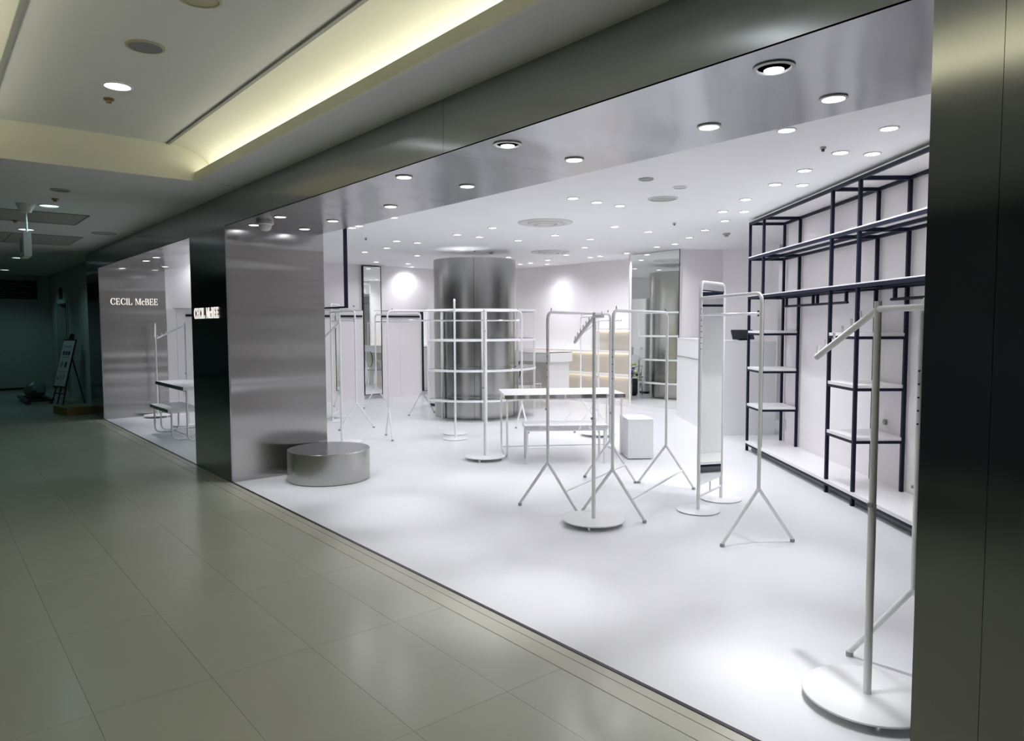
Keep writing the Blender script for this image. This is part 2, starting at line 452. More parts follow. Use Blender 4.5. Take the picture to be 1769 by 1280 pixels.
MB().box((-19.5, 2.67, 0), (-18.0, 2.69, 2.02)).build('dark_recess', 'dark_void', wr, smooth=False)
MB().box((-18.06, 2.485, 0), (-17.96, 2.499, 2.08)).build('door_jamb', 'door_grey', wr, smooth=False)
MB().box((-19.6, 2.485, 0), (-19.5, 2.499, 2.08)).build('door_jamb', 'door_grey', wr, smooth=False)
MB().box((-19.0, 2.48, 2.12), (-18.6, 2.499, 2.36)).build('wall_plate', 'dark_wall', wr, smooth=False)
d1 = struct(MB().box((-15.05, 2.485, 0), (-14.22, 2.499, 2.0)).build('door_1', 'door_grey', smooth=False), 'grey service door beside the shop end')
for x0, x1, z0, z1 in ((-15.12, -15.05, 0, 2.07), (-14.22, -14.16, 0, 2.07), (-15.05, -14.22, 2.0, 2.07)):
    MB().box((x0, 2.47, z0), (x1, 2.499, z1)).build('door_frame', 'corridor_wall', d1, smooth=False)
for z in (.35, 1.0, 1.65):
    MB().box((-14.26, 2.465, z), (-14.20, 2.484, z + .14)).build('hinge', 'black_metal', d1, smooth=False)
# louvre above the end wall
lv = thing('ceiling_louvre', 'black horizontal louvre grille high on the corridor end wall', 'grille', (XE + .03, .9, 2.17))
MB().box((XE + .001, -.5, 2.15), (XE + .008, 2.23, 2.60)).build('backing', 'corridor_wall', lv, smooth=False)
for k in range(9):
    z = 2.165 + k * .049
    MB().obox((XE + .02, 0, z), (0, 1, 0), V((1, 0, 0)), V((-.25, 0, 1)), (-.5, 2.22), (0, .006), (0, .036)).build('slat', 'black_metal', lv, smooth=False)
for y in (-.52, 2.22): MB().box((XE + .001, y, 2.14), (XE + .06, y + .02, 2.61)).build('side_rail', 'black_metal', lv, smooth=False)

# ================================================================== COLUMN
CC = V((-9.59, 7.16, 0)); CR = .68
co = thing('steel_column', 'round brushed steel column standing short of the white ceiling', 'column', CC)
MB().lathe(CC, [(CR - .012, 0), (CR - .012, 2.55)], 64).build('core', 'black_metal', co)
seams = [-152, -104, -38, 22, 88, 150, 208]
for a, b in zip(seams[:-1], seams[1:]):
    a_, b_ = math.radians(a) + .003, math.radians(b) - .003
    mb = MB(); n = 24
    vs = [CC + V((r * math.cos(a_ + (b_ - a_) * k / n), r * math.sin(a_ + (b_ - a_) * k / n), z)) for r, z in ((CR - .01, 0.004), (CR, 0.004), (CR, 2.555), (CR - .01, 2.555)) for k in range(n + 1)]
    fs = [(i * (n + 1) + k, i * (n + 1) + k + 1, ((i + 1) % 4) * (n + 1) + k + 1, ((i + 1) % 4) * (n + 1) + k) for i in range(4) for k in range(n)]
    fs += [tuple(i * (n + 1) for i in (3, 2, 1, 0)), tuple(i * (n + 1) + n for i in range(4))]
    mb.add(vs, fs).build('curved_panel', 'steel_round', co)
MB().lathe(CC, [(CR + .001, 2.553), (CR + .001, 2.563), (CR - .02, 2.563)], 64).build('cap_ring', 'steel_round', co)
MB().lathe(CC, [(CR - .004, 2.5635), (CR - .004, 2.567), (.0, 2.567)], 64).build('bounce_cap', 'shop_ceiling', co)  # unseen white disc added to bounce light onto the ceiling above

# ================================================================== CURVED SHELF
cs = thing('curved_shelf', 'white curved open shelf wrapped around the steel column', 'shelf', CC)
A0, A1 = math.radians(-84), math.radians(105)
def arc(r, z, a0=A0, a1=A1, n=40): return [CC + V((r * math.cos(a0 + (a1 - a0) * k / n), r * math.sin(a0 + (a1 - a0) * k / n), z)) for k in range(n + 1)]
RO, RI = 1.0, .72
for z in (1.735, 1.264, .791, .324):
    for r in (RO, RI):
        mb = MB(); n = 40
        P0, P1 = arc(r - .012, z - .017), arc(r + .012, z - .017)
        vs = P0 + P1 + [q + Z * .034 for q in P1] + [q + Z * .034 for q in P0]
        fs = [(i * (n + 1) + k, ((i + 1) % 4) * (n + 1) + k, ((i + 1) % 4) * (n + 1) + k + 1, i * (n + 1) + k + 1) for i in range(4) for k in range(n)]
        fs += [tuple(i * (n + 1) for i in (0, 1, 2, 3)), tuple(i * (n + 1) + n for i in (3, 2, 1, 0))]
        mb.add(vs, fs).build('curved_rail', 'white_paint', cs)
    for a in (A0, math.radians(-27.6), math.radians(39), A1):
        d = V((math.cos(a), math.sin(a), 0))
        MB().obox(CC, d, Z.cross(d), Z, (RI + .012, RO - .012), (-.012, .012), (z - .017, z + .017)).build('cross_rail', 'white_paint', cs, smooth=False)
    if z < 1:
        mb = MB(); n = 40
        P0, P1 = arc(RI + .013, z + .018), arc(RO - .001, z + .018)
        vs = P0 + P1 + [q + Z * .009 for q in P1] + [q + Z * .009 for q in P0]
        fs = [(i * (n + 1) + k, ((i + 1) % 4) * (n + 1) + k, ((i + 1) % 4) * (n + 1) + k + 1, i * (n + 1) + k + 1) for i in range(4) for k in range(n)]
        fs += [tuple(i * (n + 1) for i in (0, 1, 2, 3)), tuple(i * (n + 1) + n for i in (3, 2, 1, 0))]
        mb.add(vs, fs).build('glass_shelf', 'shelf_glass', cs)
for a in (A0, math.radians(-27.6), math.radians(39), A1):
    d = V((math.cos(a), math.sin(a), 0))
    for r in (RO, RI):
        hw = .02 if -1 < a < 0 else .015
        MB().obox(CC, d, Z.cross(d), Z, (r - .015, r + .015), (-hw, hw), (0, 1.752)).build('post', 'white_paint', cs, smooth=False)

# ================================================================== NAVY SHELVING
ns = thing('shelving_unit', 'tall navy metal shelving with white boards along the right wall', 'shelving', sh(2.2, .2, 0))
PT = .0135
towers = [(0, .447), (2.123, 2.614), (4.29, 4.77)]
SEND = 4.79
SZ = [2.665, 2.255, 1.805]
def sbox(name, m_, s, n, z): return MB().obox(S0, SD, SN, Z, s, n, z).build(name, m_, ns, smooth=False)
DEP = .40
for a, b in towers:
    for s_ in (a, b):
        for n_ in (0, DEP): sbox('post', 'navy_metal', (s_ - PT, s_ + PT), (n_ - PT, n_ + PT), (0 if n_ == 0 else .113, 2.69))
    for z in (1.40, .977, .545):
        sbox('shelf_board', 'white_laminate', (a - .005, b + .005), (-.012, DEP - .0), (z - .004, z + .022))
        for n_ in (0, DEP): sbox('shelf_rail', 'navy_metal', (a + PT, b - PT), (n_ - .012, n_ + .012), (z - .028, z - .005))
        for s_ in (a, b): sbox('shelf_rail', 'navy_metal', (s_ - .012, s_ + .012), (PT, DEP - PT), (z - .028, z - .005))
    for z in SZ:
        for s_ in (a, b): sbox('cross_rail', 'navy_metal', (s_ - .014, s_ + .014), (PT, DEP - PT), (z - .017, z + .017))
for z in SZ:
    for n_ in (0, DEP): sbox('long_rail', 'navy_metal', (-PT, SEND), (n_ - PT - .001, n_ + PT + .001), (z - .013, z + .013))
    if z < 2.5: sbox('long_rail', 'navy_metal', (0, SEND), (DEP * .5 - .014, DEP * .5 + .014), (z - .013, z + .013))
    sbox('long_board', 'white_laminate', (-.01, SEND), (-.014, DEP + .02), (z + .014, z + .024))
sbox('platform', 'white_laminate', (-.02, SEND), (-.015, DEP + .028), (.09, .118))
sbox('platform_rail', 'navy_metal', (PT, SEND), (-.012, .012), (.066, .089))
sbox('platform_rail', 'navy_metal', (-.017, .017), (PT, DEP), (.066, .089))
sbox('kick_plate', 'grey_kick', (.01, SEND), (.05, .07), (0, .089))
# hanging bars below the third shelf
for s0, s1 in ((.56, 1.32), (1.34, 2.02), (2.75, 3.55), (3.58, 4.2)):
    for s_ in (s0 + .05, s1 - .03): sbox('hanger_bracket', 'navy_metal', (s_ - .012, s_ + .012), (.19, .214), (1.70, 1.79))
    MB().tube([sh(s0, .2, 1.69), sh(s1, .2, 1.69)], .012, 8).build('hanging_bar', 'navy_metal', ns)
# back panels of the wall behind
def onwall(x, y, n_=.43):
    d = ray(x, y); return CAM + d * ((S0 + SN * n_ - CAM).dot(SN) / d.dot(SN))
q = onwall(1356, 734)
ob = MB().obox(q, SD, SN, Z, (-.035, .035), (-.006, -.0005), (-.06, .06)).build('outlet', 'outlet_white', None, smooth=False)
tag(ob, 'white wall outlet low behind the navy shelving', 'outlet')
q = onwall(1531, 729)
kb = MB().tube([q - SN * .0005, q - SN * .022], .024, 16).build('round_socket', 'detector_grey')
tag(kb, 'small round grey fitting on the wall behind the navy shelving', 'fitting')

# ================================================================== RACKS
RT = .0125
def a_end(th, M, ax, H, zs=.385, half=.262, r=RT):
    """Y-shaped end: split into two legs across the rack axis"""
    lg = Z.cross(ax)
    for s_ in (-1, 1):
        foot = M + lg * (half * s_) + Z * .018
        l = MB().tube([M + Z * zs, foot], r, 10, r * .92).build('leg', 'white_paint', th)
        MB().cyl(foot, .016, 0, .02, 10).build('foot_cap', 'rubber_foot', l)
def rack(M1, M2, H, label, rail=False, holes=None, low=True, pins=True):
    M1, M2 = V((*M1, 0)), V((*M2, 0)); ax = (M2 - M1).normalized(); lg = Z.cross(ax)
    th = thing('garment_rack', label, 'clothes rack', (M1 + M2) / 2)
    MB().tube(fillet([M1 + Z * .385, M1 + Z * H, M2 + Z * H, M2 + Z * .385], .07, 6), RT, 12).build('frame', 'white_paint', th)
    for M in (M1, M2): a_end(th, M, ax, H)
    if low:
        for s_ in (-1,):
            MB().tube([M1 + lg * .155 * s_ + Z * .165, M2 + lg * .155 * s_ + Z * .165], .009, 8).build('lower_bar', 'white_paint', th)
    if rail:
        MB().tube([M1 + ax * .012 + Z * (H - .13), M2 - ax * .012 + Z * (H - .13)], .011, 10).build('hanging_rail', 'chrome', th)
    for M, sg in ((M1, 1), (M2, -1)):
        if pins: MB().tube([M + ax * sg * .06 + Z * (H + .008), M + ax * sg * .06 + Z * (H + .035)], .0035, 6).build('top_pin', 'chrome', th)
        MB().tube([M + lg * .010 + Z * .82, M + lg * .020 + Z * .82], .009, 8).build('clamp_knob', 'detector_grey', th)
        for k in range(5):
            z = H - .30 - k * .055
            MB().tube([M + ax * -sg * .010 + Z * z, M + ax * -sg * .0135 + Z * z], .0045, 6).build('pin_hole', 'black_plastic', th)
    return th
rack((-4.23, 3.884), (-4.644, 5.074), 1.60, 'white garment rack on splayed legs, nearest to the nested tables')
rack((-3.707, 4.082), (-4.13, 5.275), 1.607, 'white garment rack on splayed legs between two disc stands and the standing mirror')
R3 = rack((-8.317, 4.773), (-7.649, 6.529), 1.692, 'long white garment rack with chrome rail and edge-on mirror before the steel column', rail=True, low=False)
rack((-11.60, 6.40), (-10.214, 6.492), 1.695, 'white garment rack with chrome rail before the tall narrow wall mirror', rail=True, low=False)
rack((-7.666, 7.718), (-6.887, 7.179), 1.615, 'white garment rack farthest back, in front of the cream lit shelves', low=False)
rack((-1.185, 3.171), (-1.15, 4.37), 1.605, 'white garment rack half hidden by the near steel pillar', low=False)

def mirror_unit(a, b, M, label, H=1.833, HR=1.706, th=None):
    a, b, M = V((*a, 0)), V((*b, 0)), V((*M, 0))
    d = (b - a).normalized(); ax = (M - a).normalized(); n_ = Z.cross(d)
    th = th or thing('mirror_rack', label, 'clothes rack', (a + M) / 2)
    MB().tube(fillet([a + Z * .012, a + Z * H, b + Z * H, b + Z * .012], .06, 6), .014, 12).build('mirror_frame', 'white_paint', th)
    W = (b - a).length
    g = MB().obox(a, d, n_, Z, (.016, W - .016), (-.006, .006), (.20, 1.762)).build('mirror', 'mirror_glass', th, smooth=False)
    MB().obox(a, d, n_, Z, (.016, W - .016), (-.009, .009), (1.763, 1.773)).build('mirror_edge', 'black_metal', g, smooth=False)
    MB().tube([a + Z * .115, b + Z * .115], .010, 8).build('cross_bar', 'white_paint', th)
    MB().tube([a.lerp(b, .5) + Z * .115, a.lerp(b, .5) + Z * .199], .007, 8).build('mirror_bracket', 'white_paint', th)
    for q in (a, b): MB().lathe(q, [(.165, .002), (.17, .005), (.17, .010), (.0, .012)], 36).build('disc_base', 'white_paint', th)
    if (M - a).length < 1.6:
        MB().tube(fillet([a + Z * HR, M + Z * HR, M + Z * .385], .07, 6), RT, 12).build('rack_frame', 'white_paint', th)
        a_end(th, M, ax, HR)
        MB().tube([a + Z * (HR - .135), M - ax * .013 + Z * (HR - .135)], .011, 10).build('hanging_rail', 'chrome', th)
        MB().tube([M - ax * .045 + Z * (HR - .155), M - ax * .045 + Z * (HR - .115)], .006, 8).build('rail_clip', 'black_plastic', th)
        for k in range(8):
            MB().tube([a - n_ * 0 + ax * .012 + Z * (1.62 - k * .045), a + ax * .0155 + Z * (1.62 - k * .045)], .0045, 6).build('pin_hole', 'black_plastic', th)
    return th
mirror_unit((-3.414, 4.778), (-3.519, 5.246), (-2.62, 4.348), 'white standing mirror on round bases joined to a rack, beside the navy shelving')
pa, pb = fl(575, 728), fl(590, 720)
mirror_unit((pa.x, pa.y), (pb.x, pb.y), (-9.35, 4.834), 'white standing mirror joined to a rack, seen past the steel pillar and drum')
pa = fl(787, 758); pb = pa + V((pa.x, pa.y, 0)).normalized() * .44
mirror_unit((pa.x, pa.y), (pb.x, pb.y), (0, 0), '', th=R3)

# disc stands
def stand(P, H, tip_dir, label, arm_dir=None, arm_len=.42, slope_len=.38, drop=.20, rb=.24, rp=.0135, zb=.030):
    P = V((P[0], P[1], 0)); td = V((*tip_dir, 0)).normalized()
    th = thing('display_stand', label, 'display stand', P)
    MB().lathe(P, [(rb - .006, zb), (rb, zb + .003), (rb, zb + .010), (rb - .004, zb + .013), (0, zb + .013)], 56).build('disc_base', 'white_paint', th)
    for k in range(4):
        a = .6 + k * math.pi / 2
        MB().cyl(P + V((math.cos(a), math.sin(a), 0)) * (rb - .035), .012, 0, zb, 10).build('foot', 'chrome', th)
    MB().tube([P + Z * (zb + .012), P + Z * .80], rp * 1.12, 12).build('lower_post', 'white_paint', th)
    MB().tube([P + Z * .80, P + Z * H], rp, 12).build('upper_post', 'white_paint', th)
    MB().tube([P + V((0, -.012, .80)), P + V((0, -.026, .80))], .010, 8).build('clamp_knob', 'detector_grey', th)
    q0, q1 = P + Z * (H - .03), P + td * slope_len + Z * (H - .03 - drop)
    ar = MB().tube([q0, q1], rp * .95, 12).build('sloped_arm', 'white_paint', th)
    for k in range(6):
        q = q0.lerp(q1, .25 + .145 * k)
        MB().tube([q + Z * .008, q + Z * .044 + td * .004], .0055, 8).build('peg', 'white_paint', ar)
    if arm_dir:
        ad = V((*arm_dir, 0)).normalized()
        ar = MB().tube([q0, q0 + ad * arm_len], rp * .9, 12).build('straight_arm', 'white_paint', th)
        MB().tube([q0 + ad * (arm_len - .015), q0 + ad * (arm_len - .015) + Z * .035], .004, 6).build('peg', 'white_paint', ar)
    return th
def dirpx(P, H, px, zz):
    q = fl(px[0], px[1], zz); d = V((q.x - P[0], q.y - P[1])); return d
def tip(P, H, px, L=.38, drop=.20):
    """bearing of an arm of known reach whose end shows at px"""
    best = None
    for k in range(720):
        a = k * math.pi / 360
        q = V((P[0] + L * math.cos(a), P[1] + L * math.sin(a), H - .03 - drop)) - CAM
        z = q.dot(fw); x = 884.5 + F_PX * q.dot(rt) / z; y = 640 - F_PX * q.dot(up) / z
        e = (x - px[0]) ** 2 + (y - px[1]) ** 2
        if best is None or e < best[0]: best = (e, (math.cos(a), math.sin(a)))
    return best[1]
P = (-3.70, 3.866); tdir = tip(P, 1.59, (993, 588))
stand(P, 1.59, tdir, 'white disc-based stand with sloped peg arm in the middle of the floor', (-tdir[0], -tdir[1]), .15, rb=.235)
P = (-1.214, 2.826); tdir = tip(P, 1.585, (1411, 614))
stand(P, 1.585, tdir, 'white disc-based stand with sloped peg arm, largest and nearest to the camera', tip(P, 1.585, (1640, 527), .42, 0), .42)
P = (-6.66, 7.04); tdir = tip(P, 1.585, (1002, 578))
stand(P, 1.585, tdir, 'white disc-based stand seen behind the nested tables', tip(P, 1.585, (1073, 551), .42, 0), .42)
P = (-6.297, 4.83)
stand(P, 1.67, (.8, -.6), 'white disc-based stand in front of the curved shelf', None, rb=.225)
P = fl(274, 717); stand((-12.80, 3.0), 1.555, (.95, -.25), 'white disc-based stand against the steel end wall', None, rb=.215)
P = (-11.30, 2.915 + .15); stand(P, 1.55, tip(P, 1.55, (264, 580)), 'white disc-based stand behind the tables in the far opening', None, rb=.24)
P = fl(591, 768); stand((P.x, P.y), 1.575, tip((P.x, P.y), 1.575, (560, 568)), 'white disc-based stand behind the steel drum', None)

# ================================================================== TABLES
def table(o, ux, L, D, H, label, sled=True, strip='mirror_strip', inset=.03):
    """o: front left corner of the top, ux along the front, depth to the left of ux"""
    o = V((*o, 0)); ux = V((*ux, 0)).normalized(); uy = Z.cross(ux)
    th = thing('display_table', label, 'table', o + ux * L / 2 + uy * D / 2)
    def bx(name, m_, x, y, z, par=th): return MB().obox(o, ux, uy, Z, x, y, z).build(name, m_, par, smooth=False)
    top = bx('table_top', 'white_laminate', (.002, L - .002), (.002, D - .002), (H - .045, H))
    bx('edge_strip', strip, (0, L), (-.002, .002), (H - .044, H - .001), top)
    bx('edge_strip', 'white_laminate', (L - .002, L + .002), (.002, D), (H - .044, H - .001), top)
    def pt(x, y, z): return o + ux * x + uy * y + Z * z
    r = .012
    if sled:
        for x in (inset, L - inset):
            MB().tube(fillet([pt(x, .05, H - .045), pt(x, .05, .018), pt(x, D - .05, .018), pt(x, D - .05, H - .045)], .09, 6), r, 10).build('leg_frame', 'white_paint', th)
            for y in (.16, D - .16): MB().cyl(pt(x, y, 0), .012, 0, .012, 8).build('foot', 'chrome', th)
        MB().tube([pt(inset, D - .12, .03), pt(L - inset, D - .12, .03)], .008, 8).build('stretcher', 'white_paint', th)
    else:
        for x in (inset, L - inset):
            for y in (.04, D - .04):
                MB().tube([pt(x, y, 0.0), pt(x, y, H - .045)], .013, 10).build('leg', 'white_paint', th)
    bx('apron', 'white_paint', (inset, L - inset), (.035, .055), (H - .062, H - .046))
    bx('apron', 'white_paint', (inset, L - inset), (D - .055, D - .035), (H - .062, H - .046))
    return th
u = V((.756, 1.139)).normalized()
table((-6.127, 4.979), u, 1.37, .81, .72, 'white display table with mirrored steel edge in the middle of the shop')
table((-5.755, 4.946), (.60, .80), .90, .41, .42, 'low white bench table nested at the front of the middle table', sled=False)
table((-11.09, 2.58), (1, 0), 1.38, .81, .72, 'white display table with dark mirrored edge in the far opening')
table((-10.86, 2.445), (1, 0), .93, .41, .42, 'low white bench table nested under the far opening table')

# white cube and steel drum
cu = thing('white_plinth', 'white cube plinth standing behind the nested tables', 'plinth', (-5.38, 6.22, 0))
c0 = V((-5.061, 6.238, 0)); ux = (V((-5.23, 6.01, 0)) - c0); Lx = ux.length; ux.normalize(); uy = V((-.357, .27, 0)).normalized()
uy = (uy - ux * uy.dot(ux)).normalized()
MB().obox(c0, ux, uy, Z, (0, Lx), (0, .45), (.012, .436)).build('body', 'counter_white', cu, smooth=False)
MB().obox(c0, ux, uy, Z, (-.002, Lx + .002), (-.002, .452), (.437, .449)).build('top', 'white_laminate', cu, smooth=False)
MB().obox(c0, ux, uy, Z, (.02, Lx), (.02, .43), (0, .012)).build('base', 'grey_kick', cu, smooth=False)
DC = V((-6.515, 3.06, 0))
dr = thing('steel_drum', 'low round brushed steel drum plinth at the foot of the pillar', 'plinth', DC)
MB().lathe(DC, [(.392, .004), (.395, .006), (.395, .292)], 72).build('side', 'steel_round', dr)
MB().lathe(DC, [(.395, .292), (.392, .297), (.0, .297)], 72).build('top', 'steel_top', dr)
MB().lathe(DC, [(.38, 0), (.38, .004)], 48).build('base', 'black_metal', dr)

# ================================================================== MIRRORS
mp_ = fl(1171, 718); a_ = math.radians(-4.2); md = V((math.cos(a_), math.sin(a_), 0)); mn = V((md.y, -md.x, 0))
WM = 1.14
mo = V((mp_.x, mp_.y, 0)) - md * WM
mi = thing('wall_mirror', 'wide floor-to-ceiling mirror reflecting the steel column', 'mirror', mo + md * WM / 2)
MB().obox(mo, md, mn, Z, (0, WM), (-.05, -.012), (0, ZW)).build('backing', 'shop_wall', mi, smooth=False)
MB().obox(mo, md, mn, Z, (.006, WM - .006), (-.012, -.004), (.10, ZW - .01)).build('glass', 'mirror_glass', mi, smooth=False)
MB().obox(mo, md, mn, Z, (0, WM), (-.012, 0), (0, .098)).build('plinth', 'shop_panel', mi, smooth=False)
for x0 in (0, WM - .006): MB().obox(mo, md, mn, Z, (x0, x0 + .006), (-.012, 0), (.098, ZW)).build('frame_edge', 'navy_metal', mi, smooth=False)
# returns beside the mirror
struct(MB().box((mo.x - .002, mo.y - .0, 0), (mo.x + .10, 10.25, ZW)).build('wall_mirror_side', 'shop_wall', smooth=False), 'white return beside the wide mirror')
def left_mirror(y0, y1, z0, z1, label, e=.010):
    th = thing('wall_mirror', label, 'mirror', (XL, (y0 + y1) / 2, z0))
    MB().box((XL - .065, y0 + .012, z0 + .012), (XL - .002, y1 - .012, z1 - .012)).build('backing', 'black_metal', th, smooth=False)
    MB().box((XL - .002, y0 + .012, z0 + .012), (XL + .002, y1 - .012, z1 - .012)).build('glass', 'mirror_glass', th, smooth=False)
    for b in (((y0, y0 + e), (z0, z1)), ((y1 - .012, y1), (z0, z1)), ((y0 + .012, y1 - .012), (z0, z0 + .012)), ((y0 + .012, y1 - .012), (z1 - .012, z1))):
        MB().box((XL - .065, b[0][0], b[1][0]), (XL + .008, b[0][1], b[1][1])).build('frame_edge', 'black_metal', th, smooth=False)
left_mirror(6.94, 7.35, .085, 2.70, 'tall narrow black framed mirror on the left wall')
left_mirror(8.29, 8.53, .085, 1.80, 'narrow black framed mirror half hidden by the column', .07)

# hanging black frame
YH = 3.85
hf = thing('hanging_frame', 'black metal frame hung from the ceiling beside the steel pillar', 'frame', (onY(599, 532, YH).x - .8, YH, 1.72))
q = onY(599, 532, YH); zb_ = q.z
for x0, x1, z0, z1 in ((q.x - .022, q.x, zb_, ZW), (q.x - 1.6, q.x - 1.565, zb_, ZW)):
    MB().box((x0, YH - .02, z0), (x1, YH + .02, z1)).build('upright', 'navy_metal', hf, smooth=False)
MB().box((q.x - 1.565, YH - .02, zb_), (q.x - .022, YH + .02, zb_ + .02)).build('bottom_bar', 'navy_metal', hf, smooth=False)
MB().box((q.x - 1.565, YH - .02, ZW - .03), (q.x - .022, YH + .02, ZW)).build('top_bar', 'navy_metal', hf, smooth=False)

# ================================================================== BACK SHELVES (lit)
bs = thing('lit_wall_shelves', 'white wall shelves with warm strip lights along the back wall', 'shelf', (-10.2, 10.2, .1))
MB().box((-11.6, 10.235, .10), (mo.x - .01, 10.248, .985)).build('back_panel', 'cream_wall', bs, smooth=False)
MB().box((-9.72, 10.235, 1.02), (mo.x - .01, 10.248, 1.40)).build('back_panel', 'cream_wall', bs, smooth=False)
for z, x0 in ((1.41, -9.72), (.99, -11.6), (.55, -11.6)):
    b_ = MB().box((x0, 9.93, z - .015), (mo.x - .01, 10.249, z + .022)).build('shelf_board', 'white_laminate', bs, smooth=False)
    MB().box((x0 + .02, 10.20, z - .026), (mo.x - .03, 10.225, z - .016)).build('light_strip', 'slot_glow', b_, smooth=False)
MB().box((-11.6, 9.93, .0), (mo.x - .01, 10.249, .10)).build('plinth', 'white_laminate', bs, smooth=False)

# fitting desk and clear chairs
dk = thing('white_desk', 'white desk with thick glass-topped slab at the back wall', 'desk', (-10.6, 9.07, 0))
MB().box((-11.9, 8.80, .82), (-9.52, 9.36, .985)).build('slab', 'counter_white', dk, smooth=False)
MB().box((-11.89, 8.79, .988), (-9.53, 9.37, .998)).build('glass_top', 'shelf_glass', dk, smooth=False)
for x in (-9.64, -11.88): MB().box((x, 8.82, 0), (x + .06, 9.34, .82)).build('side_panel', 'counter_white', dk, smooth=False)
MB().box((-11.80, 9.30, .30), (-9.66, 9.33, .82)).build('back_panel', 'cream_wall', dk, smooth=False)
def chair(P, ang, label):
    P = V((*P, 0)); f = V((math.cos(ang), math.sin(ang), 0)); s_ = Z.cross(f)
    th = thing('clear_chair', label, 'chair', P)
    MB().obox(P, f, s_, Z, (-.20, .20), (-.20, .20), (.43, .455)).build('seat', 'clear_acrylic', th, smooth=False)
    n = 16
    ring = [P - f * .20 + s_ * (.17 * math.cos(2 * math.pi * k / n)) + Z * (.70 + .19 * math.sin(2 * math.pi * k / n)) - f * .03 for k in range(n)]
    MB().prism(ring, f * .018).build('backrest', 'clear_acrylic', th)
    for a in (-1, 1):
        MB().tube([P - f * .20 + s_ * .15 * a + Z * .45, P - f * .215 + s_ * .15 * a + Z * .60], .014, 8).build('back_support', 'clear_acrylic', th)
        MB().tube(fillet([P - f * .19 + s_ * .19 * a + Z * .66, P + f * .12 + s_ * .22 * a + Z * .66, P + f * .16 + s_ * .2 * a + Z * .45], .06, 4), .012, 8).build('armrest', 'clear_acrylic', th)
        for b in (-1, 1):
            MB().tube([P + f * .17 * b + s_ * .17 * a + Z * .43, P + f * .20 * b + s_ * .19 * a], .018, 8, .012).build('leg', 'clear_acrylic', th)
    return th
q = fl(911, 706) ; q = q * (8.46 / q.y); chair((q.x, q.y), math.radians(75), 'clear acrylic armchair at the desk, right beside the curved shelf')
chair((-10.9, 8.45), math.radians(95), 'clear acrylic armchair at the desk, hidden behind the column')

# ================================================================== CASH COUNTER
k0 = V((-5.64, 8.21, 0))
cx_ = SD * -1; cy_ = SN
ct = thing('cash_counter', 'high white cash counter between the wide mirror and the navy shelving', 'counter', k0 + cx_ + cy_ * .3)
MB().obox(k0, cx_, cy_, Z, (0, 2.12), (0, .06), (0, 1.265)).build('front_panel', 'counter_white', ct, smooth=False)
MB().obox(k0, cx_, cy_, Z, (-.004, 2.12), (-.004, .30), (1.266, 1.28)).build('top', 'white_laminate', ct, smooth=False)
MB().obox(k0, cx_, cy_, Z, (.55, 2.12), (-.012, -.001), (.985, .992)).build('reveal_line', 'trim_grey', ct, smooth=False)
MB().obox(k0, cx_, cy_, Z, (0, .06), (.061, .83), (0, 1.265)).build('end_panel', 'counter_white', ct, smooth=False)
MB().obox(k0, cx_, cy_, Z, (.061, 2.0), (.061, .62), (.80, .84)).build('worktop', 'white_laminate', ct, smooth=False)
q = k0 + cx_ * .03 + cy_ * .42
mo_ = thing('tablet_monitor', 'black till screen tilted on top of the white counter', 'screen', q + Z * 1.28)
b_ = V((0, 0, 0)) + cy_; f_ = (cx_ * -1)
MB().obox(q + Z * 1.30, b_, (f_ * -.6 + Z * .8).normalized(), (f_ * .8 + Z * .6).normalized(), (-.17, .12), (-.01, .14), (0, .018)).build('screen', 'black_plastic', mo_, smooth=False)
MB().obox(q + Z * 1.281, b_, f_, Z, (-.09, .05), (-.05, .03), (0, .012)).build('base', 'black_plastic', mo_, smooth=False)
MB().obox(q + Z * 1.29, b_, f_, Z, (-.04, 0), (-.03, -.0), (0, .05)).build('stem', 'black_plastic', mo_, smooth=False)
# back worktop with small office items
bc = thing('back_cabinet', 'low white back cabinet behind the cash counter', 'cabinet', (-4.55, 10.2, 0))
MB().obox((-4.75, 9.75, 0), SD, SN, Z, (-1.2, .25), (.5, 1.0), (0, .70)).build('body', 'shop_panel', bc, smooth=False)
MB().obox((-4.75, 9.75, 0), SD, SN, Z, (-1.22, .27), (.48, 1.0), (.701, .73)).build('top', 'white_laminate', bc, smooth=False)
pq = V((-4.75, 9.75, .731)) + SN * .6
pn = thing('receipt_printer', 'small black receipt printer glimpsed between counter and shelving', 'printer', pq)
MB().obox(pq, SD, SN, Z, (-.1, .12), (0, .2), (0, .12)).build('body', 'black_plastic', pn, smooth=False)
MB().prism([pq + SD * -.1 + Z * .121, pq + SD * .12 + Z * .121, pq + SD * .12 + Z * .2], SN * .2).build('lid', 'black_plastic', pn, smooth=False)

